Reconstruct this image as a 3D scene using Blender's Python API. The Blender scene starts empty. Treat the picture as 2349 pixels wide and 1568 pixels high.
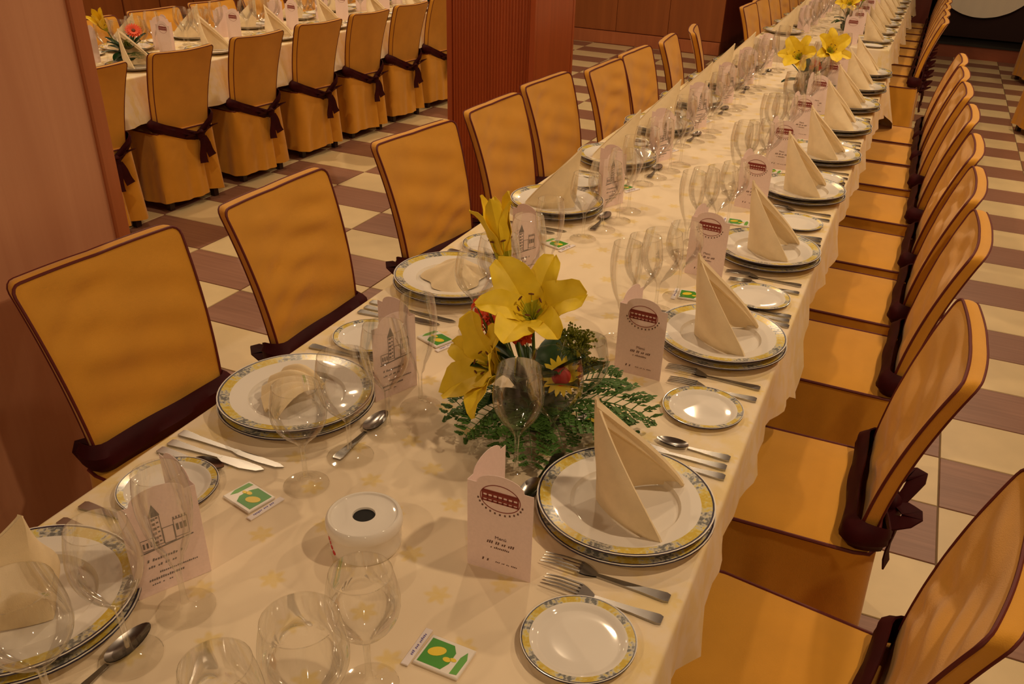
import bpy, math, random
from mathutils import Vector, Matrix
PI = math.pi
sc = bpy.context.scene
COL = sc.collection
random.seed(7)

# ------------------------------------------------------------------ camera
PITCH, YAW, ROLL, HC = 0.528765, -0.367722, -0.050704, 1.67
FPX, SHX, SHY = 1997.017, 74.26, 97.915      # focal length and principal point in photo pixels
cp, sp = math.cos(PITCH), math.sin(PITCH)
fw = Vector((math.sin(YAW)*cp, math.cos(YAW)*cp, -sp))
rt = Vector((math.cos(YAW), -math.sin(YAW), 0))
dn = fw.cross(rt)
r2 = math.cos(ROLL)*rt + math.sin(ROLL)*dn
d2 = -math.sin(ROLL)*rt + math.cos(ROLL)*dn
cam_data = bpy.data.cameras.new('camera')
cam = bpy.data.objects.new('camera', cam_data)
COL.objects.link(cam)
m = Matrix.Identity(4)
for i in range(3):
    m[i][0] = r2[i]; m[i][1] = -d2[i]; m[i][2] = -fw[i]
m[2][3] = HC
cam.matrix_world = m
cam_data.sensor_width = 36.0
cam_data.lens = FPX/2349*36
cam_data.shift_x = -SHX/2349
cam_data.shift_y = SHY/2349
cam_data.clip_start = 0.05
sc.camera = cam

# ------------------------------------------------------------------ world, lights, exposure
w = bpy.data.worlds.new('world'); sc.world = w; w.use_nodes = True
w.node_tree.nodes['Background'].inputs[0].default_value = (1.0, 0.66, 0.38, 1)
w.node_tree.nodes['Background'].inputs[1].default_value = 0.10
sc.view_settings.view_transform = 'Standard'
sc.view_settings.look = 'None'
sc.view_settings.exposure = -0.06
sc.view_settings.gamma = 1.0
sc.view_settings.use_curve_mapping = False
sc.cycles.transparent_max_bounces = 40
sc.cycles.max_bounces = 8
LAMPS = [  # x, y, watts
    (0.85, 1.3, 21), (0.85, 3.6, 26), (0.85, 6.0, 24), (0.85, 8.8, 20),
    (-0.9, 2.6, 10), (-0.9, 5.0, 12), (-0.9, 7.8, 12),
    (-2.5, 2.7, 16), (-2.9, 5.6, 16), (-2.8, 8.4, 16),
    (-4.4, 2.2, 18), (-4.4, 4.4, 22), (-4.4, 6.8, 20),
    (-6.4, 4.2, 14), (-6.4, 6.8, 14), (0.9, -1.4, 15), (-1.4, -1.3, 18), (2.6, 6.5, 12), (2.4, 10.6, 8)]  # the two at negative y are added fill for the card fronts
CEIL = 2.95
for x, y, e in LAMPS:
    l = bpy.data.lights.new('ceiling_lamp_light', 'AREA')
    l.shape = 'DISK'; l.size = 0.10; l.energy = e; l.color = (1.0, 0.72, 0.44)
    o = bpy.data.objects.new('ceiling_lamp_light', l); COL.objects.link(o)
    o.location = (x, y, CEIL-0.03)

# ------------------------------------------------------------------ materials
def srgb(r, g, b):
    f = lambda c: ((c/255+0.055)/1.055)**2.4 if c/255 > 0.04045 else c/255/12.92
    return (f(r), f(g), f(b), 1)
def new_mat(name):
    mt = bpy.data.materials.new(name); mt.use_nodes = True
    nt = mt.node_tree
    return mt, nt, nt.nodes['Principled BSDF']
def N(nt, kind, **kw):
    n = nt.nodes.new(kind)
    for k, v in kw.items():
        if k.startswith('i_'): n.inputs[k[2:].replace('_', ' ')].default_value = v
        else: setattr(n, k, v)
    return n
def ramp(nt, fac, stops):
    r = nt.nodes.new('ShaderNodeValToRGB')
    e = r.color_ramp.elements
    while len(e) < len(stops): e.new(0.5)
    for q, (p, c) in zip(e, stops): q.position = p; q.color = c
    nt.links.new(fac, r.inputs[0])
    return r
def math_n(nt, op, a, b=None):
    n = nt.nodes.new('ShaderNodeMath'); n.operation = op
    for i, x in enumerate((a, b)):
        if x is None: continue
        if isinstance(x, (int, float)): n.inputs[i].default_value = x
        else: nt.links.new(x, n.inputs[i])
    return n.outputs[0]
def plain(name, col, rough=0.5, metal=0.0, noise=0.0, scale=30, spec=0.5, sheen=0, bump=0, bscale=400, coord='Object'):
    mt, nt, b = new_mat(name)
    b.inputs['Base Color'].default_value = col
    b.inputs['Roughness'].default_value = rough
    b.inputs['Metallic'].default_value = metal
    b.inputs['Specular IOR Level'].default_value = spec
    if sheen: b.inputs['Sheen Weight'].default_value = sheen; b.inputs['Sheen Roughness'].default_value = 0.5
    tc = N(nt, 'ShaderNodeTexCoord')
    if noise:
        nz = N(nt, 'ShaderNodeTexNoise', i_Scale=scale, i_Detail=3.0)
        nt.links.new(tc.outputs[coord], nz.inputs['Vector'])
        lo = tuple(c*(1-noise) for c in col[:3])+(1,); hi = tuple(min(1, c*(1+noise)) for c in col[:3])+(1,)
        r = ramp(nt, nz.outputs['Fac'], [(0.3, lo), (0.7, hi)])
        nt.links.new(r.outputs[0], b.inputs['Base Color'])
    if bump:
        nz = N(nt, 'ShaderNodeTexNoise', i_Scale=bscale, i_Detail=2.0)
        nt.links.new(tc.outputs[coord], nz.inputs['Vector'])
        bp = N(nt, 'ShaderNodeBump', i_Strength=bump, i_Distance=0.002)
        nt.links.new(nz.outputs['Fac'], bp.inputs['Height'])
        nt.links.new(bp.outputs[0], b.inputs['Normal'])
    return mt
def wood(name, c1, c2, rough=0.4, sx=18, sz=0.8, coat=0.0):
    mt, nt, b = new_mat(name)
    tc = N(nt, 'ShaderNodeTexCoord'); mp = N(nt, 'ShaderNodeMapping')
    mp.inputs['Scale'].default_value = (sx, sx, sz)
    nt.links.new(tc.outputs['Object'], mp.inputs[0])
    nz = N(nt, 'ShaderNodeTexNoise', i_Scale=1.0, i_Detail=5.0, i_Roughness=0.6, i_Distortion=0.4)
    nt.links.new(mp.outputs[0], nz.inputs['Vector'])
    r = ramp(nt, nz.outputs['Fac'], [(0.25, c1), (0.75, c2)])
    nt.links.new(r.outputs[0], b.inputs['Base Color'])
    b.inputs['Roughness'].default_value = rough
    b.inputs['Coat Weight'].default_value = coat
    return mt
M = {}
M['gold'] = plain('gold_fabric', srgb(213, 152, 45), 0.75, noise=0.06, scale=9, sheen=0.25, bump=0.25, bscale=500)
M['gold'].node_tree.nodes['Principled BSDF'].inputs['Specular IOR Level'].default_value = 0.25
M['piping'] = plain('dark_red_piping', srgb(96, 22, 16), 0.6)
M['sash'] = plain('maroon_satin', srgb(56, 9, 14), 0.6, noise=0.2, scale=15, spec=0.15)
M['darkleg'] = plain('dark_wood_leg', srgb(48, 26, 18), 0.5)
M['china'] = plain('white_china', srgb(236, 230, 220), 0.06, spec=0.26)
M['steel'] = plain('steel', (0.40, 0.385, 0.37, 1), 0.26, metal=1.0)
M['napkin'] = plain('cream_napkin', srgb(240, 220, 180), 0.85, noise=0.05, scale=30, bump=0.3, bscale=700)
M['paper'] = plain('pale_pink_card', srgb(244, 222, 218), 0.7, noise=0.03, scale=200)
M['paperw'] = plain('white_paper', srgb(240, 232, 232), 0.6)
M['ink_red'] = plain('red_brown_ink', srgb(140, 55, 45), 0.7)
M['ink_dark'] = plain('brown_ink', srgb(110, 80, 70), 0.7)
M['ink_grey'] = plain('grey_ink', srgb(125, 118, 116), 0.7)
M['green_print'] = plain('green_print', srgb(60, 150, 30), 0.4)
M['green_print2'] = plain('green_print_light', srgb(95, 170, 60), 0.4)
M['yellow_print'] = plain('yellow_print', srgb(240, 210, 40), 0.4)
M['blue_ink'] = plain('blue_ink', srgb(110, 100, 170), 0.5)
M['foil'] = plain('packet_white', srgb(238, 232, 224), 0.35)
M['black'] = plain('hole_shade_black', srgb(14, 13, 12), 0.8)
M['lily'] = plain('lily_yellow', srgb(246, 214, 44), 0.55, noise=0.10, scale=25)
M['lily_green'] = plain('lily_throat_green', srgb(190, 190, 50), 0.55)
M['stamen'] = plain('stamen_brown', srgb(110, 60, 25), 0.7)
M['leaf'] = plain('dark_leaf', srgb(30, 62, 28), 0.35, noise=0.25, scale=25)
M['fern'] = plain('fern_green', srgb(74, 112, 44), 0.55, noise=0.2, scale=40)
M['stem'] = plain('stem_green', srgb(90, 110, 40), 0.5)
M['orange'] = plain('orange_red_floret', srgb(228, 78, 28), 0.6, noise=0.15, scale=60)
M['red'] = plain('red_flower', srgb(200, 50, 50), 0.6)
M['moss'] = plain('yellow_green_filler', srgb(132, 140, 44), 0.8, noise=0.3, scale=60)
M['tile_light'] = plain('cream_tile', srgb(222, 200, 152), 0.38, noise=0.05, scale=7)
M['screed'] = plain('grout', srgb(120, 98, 70), 0.8)
M['column_red'] = wood('red_mahogany', srgb(146, 66, 32), srgb(172, 82, 42), 0.35, 22, 0.7)
M['pillar'] = wood('pillar_cherry', srgb(196, 138, 104), srgb(214, 158, 122), 0.4, 14, 0.5)
M['trim'] = wood('trim_cherry', srgb(166, 96, 56), srgb(184, 110, 68), 0.4, 20, 0.6)
M['wallwood'] = wood('wall_walnut', srgb(140, 78, 34), srgb(164, 94, 44), 0.4, 10, 0.5)
M['darkred'] = wood('dark_red_panel', srgb(96, 34, 20), srgb(116, 44, 26), 0.45, 8, 0.6)
M['stagewood'] = wood('stage_front', srgb(128, 66, 40), srgb(150, 80, 50), 0.5, 2, 12)
M['black_curtain'] = plain('dark_curtain', srgb(44, 20, 16), 0.9)
M['stage_black'] = plain('stage_black', srgb(18, 14, 12), 0.6)
M['ceilwood'] = wood('ceiling_wood', srgb(96, 60, 38), srgb(120, 78, 50), 0.6, 4, 4)
M['plaster'] = plain('plaster', srgb(226, 206, 176), 0.9)
M['lampshade'] = plain('lamp_trim', srgb(230, 225, 215), 0.4)
mt, nt, b = new_mat('lamp_glow'); b.inputs['Emission Color'].default_value = (1, 0.72, 0.42, 1); b.inputs['Emission Strength'].default_value = 6; M['glow'] = mt

# brown wood-grain floor tile: fine streaks along X
mt, nt, b = new_mat('brown_tile'); M['tile_brown'] = mt
tc = N(nt, 'ShaderNodeTexCoord'); mp = N(nt, 'ShaderNodeMapping'); mp.inputs['Scale'].default_value = (2.0, 60, 1)
nt.links.new(tc.outputs['Object'], mp.inputs[0])
nz = N(nt, 'ShaderNodeTexNoise', i_Scale=1.0, i_Detail=3.0); nt.links.new(mp.outputs[0], nz.inputs['Vector'])
r = ramp(nt, nz.outputs['Fac'], [(0.3, srgb(134, 92, 72)), (0.7, srgb(154, 110, 88))])
nt.links.new(r.outputs[0], b.inputs['Base Color']); b.inputs['Roughness'].default_value = 0.4

# thin clear glass: absorbs a little more where the wall is seen edge-on, mirrors by Fresnel
mt = bpy.data.materials.new('clear_glass'); mt.use_nodes = True; nt = mt.node_tree; nt.nodes.clear()
out = N(nt, 'ShaderNodeOutputMaterial'); mix = N(nt, 'ShaderNodeMixShader')
tr = N(nt, 'ShaderNodeBsdfTransparent')
gl = N(nt, 'ShaderNodeBsdfGlossy'); gl.inputs['Roughness'].default_value = 0.045; gl.inputs[0].default_value = (1, 1, 1, 1)
lw = N(nt, 'ShaderNodeLayerWeight'); lw.inputs[0].default_value = 0.5
cr = ramp(nt, lw.outputs['Facing'], [(0.0, (0.985, 0.985, 0.98, 1)), (0.6, (0.97, 0.97, 0.96, 1)), (0.85, (0.90, 0.895, 0.88, 1)), (0.96, (0.72, 0.71, 0.69, 1)), (1.0, (0.46, 0.44, 0.41, 1))])
nt.links.new(cr.outputs[0], tr.inputs[0])
fr = N(nt, 'ShaderNodeFresnel'); fr.inputs['IOR'].default_value = 1.5
f2 = math_n(nt, 'MINIMUM', fr.outputs[0], 0.46)
nt.links.new(f2, mix.inputs[0]); nt.links.new(tr.outputs[0], mix.inputs[1]); nt.links.new(gl.outputs[0], mix.inputs[2])
nt.links.new(mix.outputs[0], out.inputs[0]); M['glass'] = mt

# plate rim: yellow and grey floral band
mt, nt, b = new_mat('floral_rim'); M['rim'] = mt
tc = N(nt, 'ShaderNodeTexCoord'); sx = N(nt, 'ShaderNodeSeparateXYZ'); nt.links.new(tc.outputs['Object'], sx.inputs[0])
ang = math_n(nt, 'ARCTAN2', sx.outputs[1], sx.outputs[0])
s6 = math_n(nt, 'SINE', math_n(nt, 'MULTIPLY', ang, 8.0))
s30 = math_n(nt, 'SINE', math_n(nt, 'MULTIPLY', ang, 60.0))
nz = N(nt, 'ShaderNodeTexNoise', i_Scale=170.0, i_Detail=2.0); nt.links.new(tc.outputs['Object'], nz.inputs['Vector'])
k1 = math_n(nt, 'ADD', math_n(nt, 'MULTIPLY', s6, 0.22), math_n(nt, 'MULTIPLY', s30, 0.05))
k2 = math_n(nt, 'ADD', math_n(nt, 'ADD', k1, 0.02), nz.outputs['Fac'])
r = ramp(nt, k2, [(0.25, srgb(120, 122, 120)), (0.42, srgb(206, 202, 190)), (0.55, srgb(220, 204, 124)), (0.75, srgb(212, 184, 78))])
nt.links.new(r.outputs[0], b.inputs['Base Color']); b.inputs['Roughness'].default_value = 0.2
M['rimline'] = plain('rim_line_navy', srgb(52, 46, 66), 0.25)

# tablecloth: cream with a quincunx of golden flower motifs printed on it, denser border
mt, nt, b = new_mat('cream_damask'); M['cloth'] = mt
tc = N(nt, 'ShaderNodeTexCoord'); sx = N(nt, 'ShaderNodeSeparateXYZ'); nt.links.new(tc.outputs['Object'], sx.inputs[0])
def motif(offx, offy):
    px = math_n(nt, 'ADD', math_n(nt, 'MULTIPLY', sx.outputs[0], 1/0.158), offx)
    py = math_n(nt, 'ADD', math_n(nt, 'MULTIPLY', sx.outputs[1], 1/0.136), offy)
    ax = math_n(nt, 'MULTIPLY', math_n(nt, 'SUBTRACT', math_n(nt, 'FRACT', px), 0.5), 0.158)
    ay = math_n(nt, 'MULTIPLY', math_n(nt, 'SUBTRACT', math_n(nt, 'FRACT', py), 0.5), 0.136)
    rr = math_n(nt, 'SQRT', math_n(nt, 'ADD', math_n(nt, 'MULTIPLY', ax, ax), math_n(nt, 'MULTIPLY', ay, ay)))
    an = math_n(nt, 'ARCTAN2', ay, ax)
    lobe = math_n(nt, 'MULTIPLY', math_n(nt, 'SINE', math_n(nt, 'MULTIPLY', an, 6.0)), 0.004)
    d = math_n(nt, 'SUBTRACT', math_n(nt, 'ADD', lobe, 0.0165), rr)
    c = nt.nodes.new('ShaderNodeMapRange'); c.inputs['From Min'].default_value = -0.003; c.inputs['From Max'].default_value = 0.004
    nt.links.new(d, c.inputs['Value']); return c.outputs[0]
mo = math_n(nt, 'MAXIMUM', motif(0.5+0.788/0.158, 0.5-0.833/0.136), motif(0.5+0.709/0.158, 0.5-0.758/0.136))
nz = N(nt, 'ShaderNodeTexNoise', i_Scale=90.0, i_Detail=3.0); nt.links.new(tc.outputs['Object'], nz.inputs['Vector'])
mo2 = math_n(nt, 'MULTIPLY', mo, math_n(nt, 'ADD', math_n(nt, 'MULTIPLY', nz.outputs['Fac'], 0.7), 0.25))
# border band: large woven yellow blotches near the long edges
ctr = math_n(nt, 'ABSOLUTE', math_n(nt, 'ADD', sx.outputs[0], 0.6256))
mr = nt.nodes.new('ShaderNodeMapRange'); mr.inputs['From Min'].default_value = 0.33; mr.inputs['From Max'].default_value = 0.42
nt.links.new(ctr, mr.inputs['Value'])
nb = N(nt, 'ShaderNodeTexNoise', i_Scale=22.0, i_Detail=4.0); nt.links.new(tc.outputs['Object'], nb.inputs['Vector'])
nbr = nt.nodes.new('ShaderNodeMapRange'); nbr.inputs['From Min'].default_value = 0.42; nbr.inputs['From Max'].default_value = 0.62; nbr.inputs['To Max'].default_value = 0.5
nt.links.new(nb.outputs['Fac'], nbr.inputs['Value'])
band = math_n(nt, 'MULTIPLY', mr.outputs[0], nbr.outputs[0])
fac = math_n(nt, 'MAXIMUM', mo2, band)
cm = nt.nodes.new('ShaderNodeMix'); cm.data_type = 'RGBA'
cm.inputs[6].default_value = srgb(238, 220, 190); cm.inputs[7].default_value = srgb(232, 204, 122)
nt.links.new(fac, cm.inputs[0]); nt.links.new(cm.outputs[2], b.inputs['Base Color'])
b.inputs['Roughness'].default_value = 0.75; b.inputs['Specular IOR Level'].default_value = 0.25
bn = N(nt, 'ShaderNodeTexNoise', i_Scale=6.0, i_Detail=2.0); nt.links.new(tc.outputs['Object'], bn.inputs['Vector'])
bp = N(nt, 'ShaderNodeBump', i_Strength=0.25, i_Distance=0.02); nt.links.new(bn.outputs['Fac'], bp.inputs['Height']); nt.links.new(bp.outputs[0], b.inputs['Normal'])
M['whitecloth'] = plain('white_cloth', srgb(236, 226, 206), 0.8)

# ------------------------------------------------------------------ mesh helpers
class MB:
    def __init__(s): s.v = []; s.f = []; s.m = []
    def add(s, verts, faces, mi=0):
        o = len(s.v); s.v += [tuple(p) for p in verts]
        for f in faces: s.f.append(tuple(i+o for i in f)); s.m.append(mi)
        return s
    def box(s, x0, x1, y0, y1, z0, z1, mi=0):
        v = [(x, y, z) for z in (z0, z1) for y in (y0, y1) for x in (x0, x1)]
        return s.add(v, [(0, 2, 3, 1), (4, 5, 7, 6), (0, 1, 5, 4), (2, 6, 7, 3), (0, 4, 6, 2), (1, 3, 7, 5)], mi)
    def bevel_box(s, x0, x1, y0, y1, z0, z1, b, mi=0):
        prof = [(b, 0), (0, b)]
        rings = []
        for z, i in ((z0, b), (z0+b, 0), (z1-b, 0), (z1, b)):
            a, c, d, e = x0+i, x1-i, y0+i, y1-i; k = b if i == 0 else b
            rings.append([(a+k*.6, d, z), (c-k*.6, d, z), (c, d+k*.6, z), (c, e-k*.6, z), (c-k*.6, e, z), (a+k*.6, e, z), (a, e-k*.6, z), (a, d+k*.6, z)])
        v = [p for r_ in rings for p in r_]; f = []
        for j in range(3):
            for i in range(8): f.append((j*8+i, j*8+(i+1) % 8, (j+1)*8+(i+1) % 8, (j+1)*8+i))
        f.append(tuple(range(7, -1, -1))); f.append(tuple(range(24, 32)))
        return s.add(v, f, mi)
    def grid(s, fn, nu, nv, mi=0, closed_u=False, mfn=None):
        v = []
        for j in range(nv+1):
            for i in range(nu if closed_u else nu+1): v.append(fn(i/nu, j/nv))
        W = nu if closed_u else nu+1; o = len(s.v); s.v += [tuple(p) for p in v]
        for j in range(nv):
            for i in range(nu):
                a = j*W+i; b_ = j*W+(i+1) % W
                s.f.append((o+a, o+b_, o+b_+W, o+a+W)); s.m.append(mfn(i/nu, j/nv) if mfn else mi)
        return s
    def lathe(s, prof, n=24, mi=0, mis=None, c=(0, 0, 0)):
        o = len(s.v)
        for (r, z) in prof:
            for i in range(n): a = 2*PI*i/n; s.v.append((c[0]+r*math.cos(a), c[1]+r*math.sin(a), c[2]+z))
        for j in range(len(prof)-1):
            for i in range(n):
                s.f.append((o+j*n+i, o+j*n+(i+1) % n, o+(j+1)*n+(i+1) % n, o+(j+1)*n+i)); s.m.append(mis[j] if mis else mi)
        return s
    def tube(s, path, rad, n=6, mi=0, closed=False, cap=True):
        P_ = [Vector(p) for p in path]; L = len(P_); o = len(s.v)
        up = Vector((0.13, 0.27, 0.95))
        for k in range(L):
            a = P_[(k-1) % L] if (closed or k > 0) else P_[k]; c = P_[(k+1) % L] if (closed or k < L-1) else P_[k]
            t = (c-a); t = t.normalized() if t.length > 1e-9 else Vector((0, 0, 1))
            x = t.cross(up); x = x.normalized() if x.length > 1e-4 else t.cross(Vector((1, 0, 0))).normalized()
            y = x.cross(t); rr = rad[k] if isinstance(rad, (list, tuple)) else rad
            for i in range(n):
                an = 2*PI*i/n; s.v.append(tuple(P_[k]+x*(rr*math.cos(an))+y*(rr*math.sin(an))))
        for k in range(L if closed else L-1):
            k2 = (k+1) % L
            for i in range(n): s.f.append((o+k*n+i, o+k*n+(i+1) % n, o+k2*n+(i+1) % n, o+k2*n+i)); s.m.append(mi)
        if cap and not closed:
            s.f.append(tuple(o+i for i in range(n-1, -1, -1))); s.m.append(mi)
            s.f.append(tuple(o+(L-1)*n+i for i in range(n))); s.m.append(mi)
        return s
    def strip(s, pts, wid, thick, nrm, mi=0):
        """flat ribbon following pts, width along cross(tangent, nrm)"""
        P_ = [Vector(p) for p in pts]; nrm = Vector(nrm).normalized(); o = len(s.v); L = len(P_)
        for k in range(L):
            t = (P_[min(k+1, L-1)]-P_[max(k-1, 0)]).normalized(); sd = t.cross(nrm).normalized(); n2 = sd.cross(t)
            ww = (wid[k] if isinstance(wid, (list, tuple)) else wid)/2
            for a, b_ in ((-1, -1), (1, -1), (1, 1), (-1, 1)): s.v.append(tuple(P_[k]+sd*(a*ww)+n2*(b_*thick/2)))
        for k in range(L-1):
            for i in range(4): s.f.append((o+k*4+i, o+k*4+(i+1) % 4, o+k*4+4+(i+1) % 4, o+k*4+4+i)); s.m.append(mi)
        s.f.append((o+3, o+2, o+1, o)); s.m.append(mi); e = o+(L-1)*4; s.f.append((e, e+1, e+2, e+3)); s.m.append(mi)
        return s
    def poly(s, pts, thick, mi=0):
        """extruded polygon in the XY plane from z=0 to thick"""
        n = len(pts); v = [(x, y, 0) for x, y in pts]+[(x, y, thick) for x, y in pts]
        f = [tuple(range(n-1, -1, -1)), tuple(range(n, 2*n))]+[(i, (i+1) % n, n+(i+1) % n, n+i) for i in range(n)]
        return s.add(v, f, mi)
    def mesh(s, name, mats, smooth=True, solid=0):
        me = bpy.data.meshes.new(name); me.from_pydata(s.v, [], s.f)
        for k in (mats if isinstance(mats, (list, tuple)) else [mats]): me.materials.append(M[k])
        me.polygons.foreach_set('material_index', s.m)
        me.polygons.foreach_set('use_smooth', [smooth]*len(s.f))
        me.update()
        if solid:
            import bmesh
            bm = bmesh.new(); bm.from_mesh(me)
            bmesh.ops.recalc_face_normals(bm, faces=bm.faces)
            bmesh.ops.solidify(bm, geom=bm.faces[:], thickness=solid); bm.to_mesh(me); bm.free()
        if smooth:
            try: me.set_sharp_from_angle(angle=math.radians(42))
            except Exception: pass
        return me

def link(name, data, parent=None, mat=None):
    o = bpy.data.objects.new(name, data); COL.objects.link(o)
    if parent: o.parent = parent
    if mat is not None: o.matrix_local = mat
    return o
def tag(o, label, cat, group=None):
    o['label'] = label; o['category'] = cat
    if group: o['group'] = group
    return o
class Proto:
    """a kind of thing: root mesh (or None) with parts (name, mesh, matrix, label, sub-parts)"""
    def __init__(s, name, cat, mesh=None): s.name = name; s.cat = cat; s.mesh = mesh; s.parts = []
    def part(s, name, mesh, mat=None, label=None, subs=None): s.parts.append((name, mesh, mat, label, subs or [])); return s
def put(p, loc, rz=0, label='', group=None, scale=1.0, extra=None, skip=()):
    o = link(p.name, p.mesh)
    mm = Matrix.Translation(loc) @ Matrix.Rotation(rz, 4, 'Z')
    if extra is not None: mm = mm @ extra
    if scale != 1.0: mm = mm @ Matrix.Scale(scale, 4)
    o.matrix_world = mm
    tag(o, label, p.cat, group)
    for nm, me, mt_, lb, subs in p.parts:
        if nm in skip: continue
        c = link(nm, me, o, mt_)
        if lb: c['label'] = lb
        if nm in ('print', 'printed_mark'): c['kind'] = 'stuff'
        for nm2, me2, mt2 in subs: link(nm2, me2, c, mt2)
    return o
def struct(name, mesh, parent=None):
    o = link(name, mesh, parent)
    if parent is None: o['kind'] = 'structure'
    return o

# ------------------------------------------------------------------ the room
TX, TY = 0.4934, 0.2984     # one checker cell of the floor
FX0, FY0 = 0.3829, 2.5267
ROOM = (-8.05, 3.9, -3.2, 14.2)
mb = MB(); mb.box(ROOM[0], ROOM[1], ROOM[2], ROOM[3], -0.06, -0.0035)
floor = struct('floor', mb.mesh('floor', 'screed', False))
floor['label'] = 'checkerboard floor of cream and brown rectangular tiles'
def tile_mesh(nm, mat):
    g = 0.0022; hx, hy, b_ = TX/2-g, TY/2-g, 0.0015; q = MB()
    q.add([(-hx, -hy, -0.003), (hx, -hy, -0.003), (hx, hy, -0.003), (-hx, hy, -0.003), (-hx+b_, -hy+b_, 0), (hx-b_, -hy+b_, 0), (hx-b_, hy-b_, 0), (-hx+b_, hy-b_, 0)],
          [(0, 1, 5, 4), (1, 2, 6, 5), (2, 3, 7, 6), (3, 0, 4, 7), (4, 5, 6, 7)])
    return q.mesh(nm, mat, False)
tl, tb = tile_mesh('cream_tile', 'tile_light'), tile_mesh('brown_tile', 'tile_brown')
Minv = m.inverted()
def px(p):
    c = Minv @ Vector(p)
    if c.z > -0.05: return None
    return (1174.5+SHX+c.x/-c.z*FPX, 784+SHY-c.y/-c.z*FPX, -c.z)
cells = []
for i in range(int((ROOM[0]-FX0)/TX)-1, int((ROOM[1]-FX0)/TX)+1):
    for j in range(int((ROOM[2]-FY0)/TY)-1, int((ROOM[3]-FY0)/TY)+1):
        x, y = FX0+(i+0.5)*TX, FY0+(j+0.5)*TY
        if not (ROOM[0]+TX/2 < x < ROOM[1]-TX/2 and ROOM[2]+TY/2 < y < ROOM[3]-TY/2): continue
        q = px((x, y, 0)); inview = q and -60 < q[0] < 2410 and -30 < q[1] < 1700
        # floor in the open: not under the tables
        open_ = not (-1.25 < x < 0.1 and y < 5.5) and not (-8 < x < -3.8 and y < 8) and not (-1.1 < x < -.1) and y < 12.1
        cells.append(((0 if (inview and open_) else 1), q[2] if q else 99, x, y, (i+j+1) % 2))
cells.sort()
rest = [MB(), MB()]
for n_, (vis, d, x, y, par) in enumerate(cells):
    if n_ < 300 and vis == 0:
        o = link('floor_tile', tb if par else tl, floor); o.location = (x, y, 0)
    else:
        g = 0.0022; hx, hy = TX/2-g, TY/2-g
        rest[par].add([(x-hx, y-hy, -0.003), (x+hx, y-hy, -0.003), (x+hx, y+hy, -0.003), (x-hx, y+hy, -0.003), (x-hx+.0015, y-hy+.0015, 0), (x+hx-.0015, y-hy+.0015, 0), (x+hx-.0015, y+hy-.0015, 0), (x-hx+.0015, y+hy-.0015, 0)],
                      [(0, 1, 5, 4), (1, 2, 6, 5), (2, 3, 7, 6), (3, 0, 4, 7), (4, 5, 6, 7)])
for k in (0, 1):
    o = link('floor_tiles', rest[k].mesh('floor_tiles', ('tile_light', 'tile_brown')[k], False), floor); o['kind'] = 'stuff'

struct('ceiling', MB().box(ROOM[0], ROOM[1], ROOM[2], ROOM[3], CEIL+0.02, CEIL+0.1).mesh('ceiling', 'ceilwood', False))
struct('wall_left', MB().box(ROOM[0]-0.1, ROOM[0], ROOM[2], ROOM[3], 0, CEIL+.02).mesh('wall_left', 'darkred', False))
struct('wall_right', MB().box(ROOM[1], ROOM[1]+0.1, ROOM[2], ROOM[3], 0, CEIL+.02).mesh('wall_right', 'plaster', False))
struct('wall_near', MB().box(ROOM[0], ROOM[1], ROOM[2]-0.1, ROOM[2], 0, CEIL+.02).mesh('wall_near', 'plaster', False))
struct('wall_far', MB().box(ROOM[0], ROOM[1], ROOM[3], ROOM[3]+0.1, 0, CEIL+.02).mesh('wall_far', 'darkred', False))
# recessed ceiling lamps; the added fill behind the camera gets the same fixture
lp = Proto('ceiling_lamp', 'lamp')
lp.part('lamp_ring', MB().lathe([(0.075, 0.03), (0.085, 0.0), (0.066, -0.004), (0.064, 0.03)], 24).mesh('lamp_ring', 'lampshade'))
lp.part('diffuser', MB().lathe([(0.0, 0.028), (0.064, 0.028)], 24).mesh('diffuser', 'glow'))
for x, y, e in LAMPS:
    put(lp, (x, y, CEIL-0.02), 0, 'round recessed warm ceiling lamp above the dining room', 'recessed ceiling lamps')

# walnut wall behind the far left, in boards
WBY, WBX = 10.36, -2.08
wb = struct('wall_back', MB().box(ROOM[0], WBX, WBY, WBY+.12, 0, CEIL+.02).mesh('wall_back', 'darkred', False))
pw = 0.62
bm_ = MB().bevel_box(-pw/2+.002, pw/2-.002, -0.02, 0.0, 0.0, CEIL-.14, 0.003).mesh('wall_board', 'wallwood', False)
for k in range(9):
    o = link('wall_board', bm_, wb); o.location = (WBX-pw*(k+.5), WBY, 0.14)
struct('baseboard_back', MB().bevel_box(ROOM[0], WBX, WBY-.06, WBY-.001, 0, 0.135, 0.006).mesh('baseboard_back', 'trim', False))
struct('wall_recess', MB().box(WBX, 0.0, 12.5, 12.65, 0, CEIL+.02).mesh('wall_recess', 'darkred', False))
struct('wall_return', MB().box(WBX-.12, WBX, WBY+.12, 12.65, 0, CEIL+.02).mesh('wall_return', 'darkred', False))
# wall boards behind the table beyond the pillars
wl = bpy.data.objects['wall_left']; pw = 0.53
bl_ = MB().bevel_box(0.0, 0.02, -pw/2+.012, pw/2-.012, 0.0, CEIL-.09, 0.003).mesh('wall_board', 'wallwood', False)
for k in range(12):
    o = link('wall_board', bl_, wl); o.location = (ROOM[0], 4.75+pw*k, 0.08)
struct('baseboard_left', MB().bevel_box(ROOM[0]+.001, ROOM[0]+.03, ROOM[2]+.1, WBY-.07, 0, 0.078, 0.004).mesh('baseboard_left', 'darkleg', False))
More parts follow.
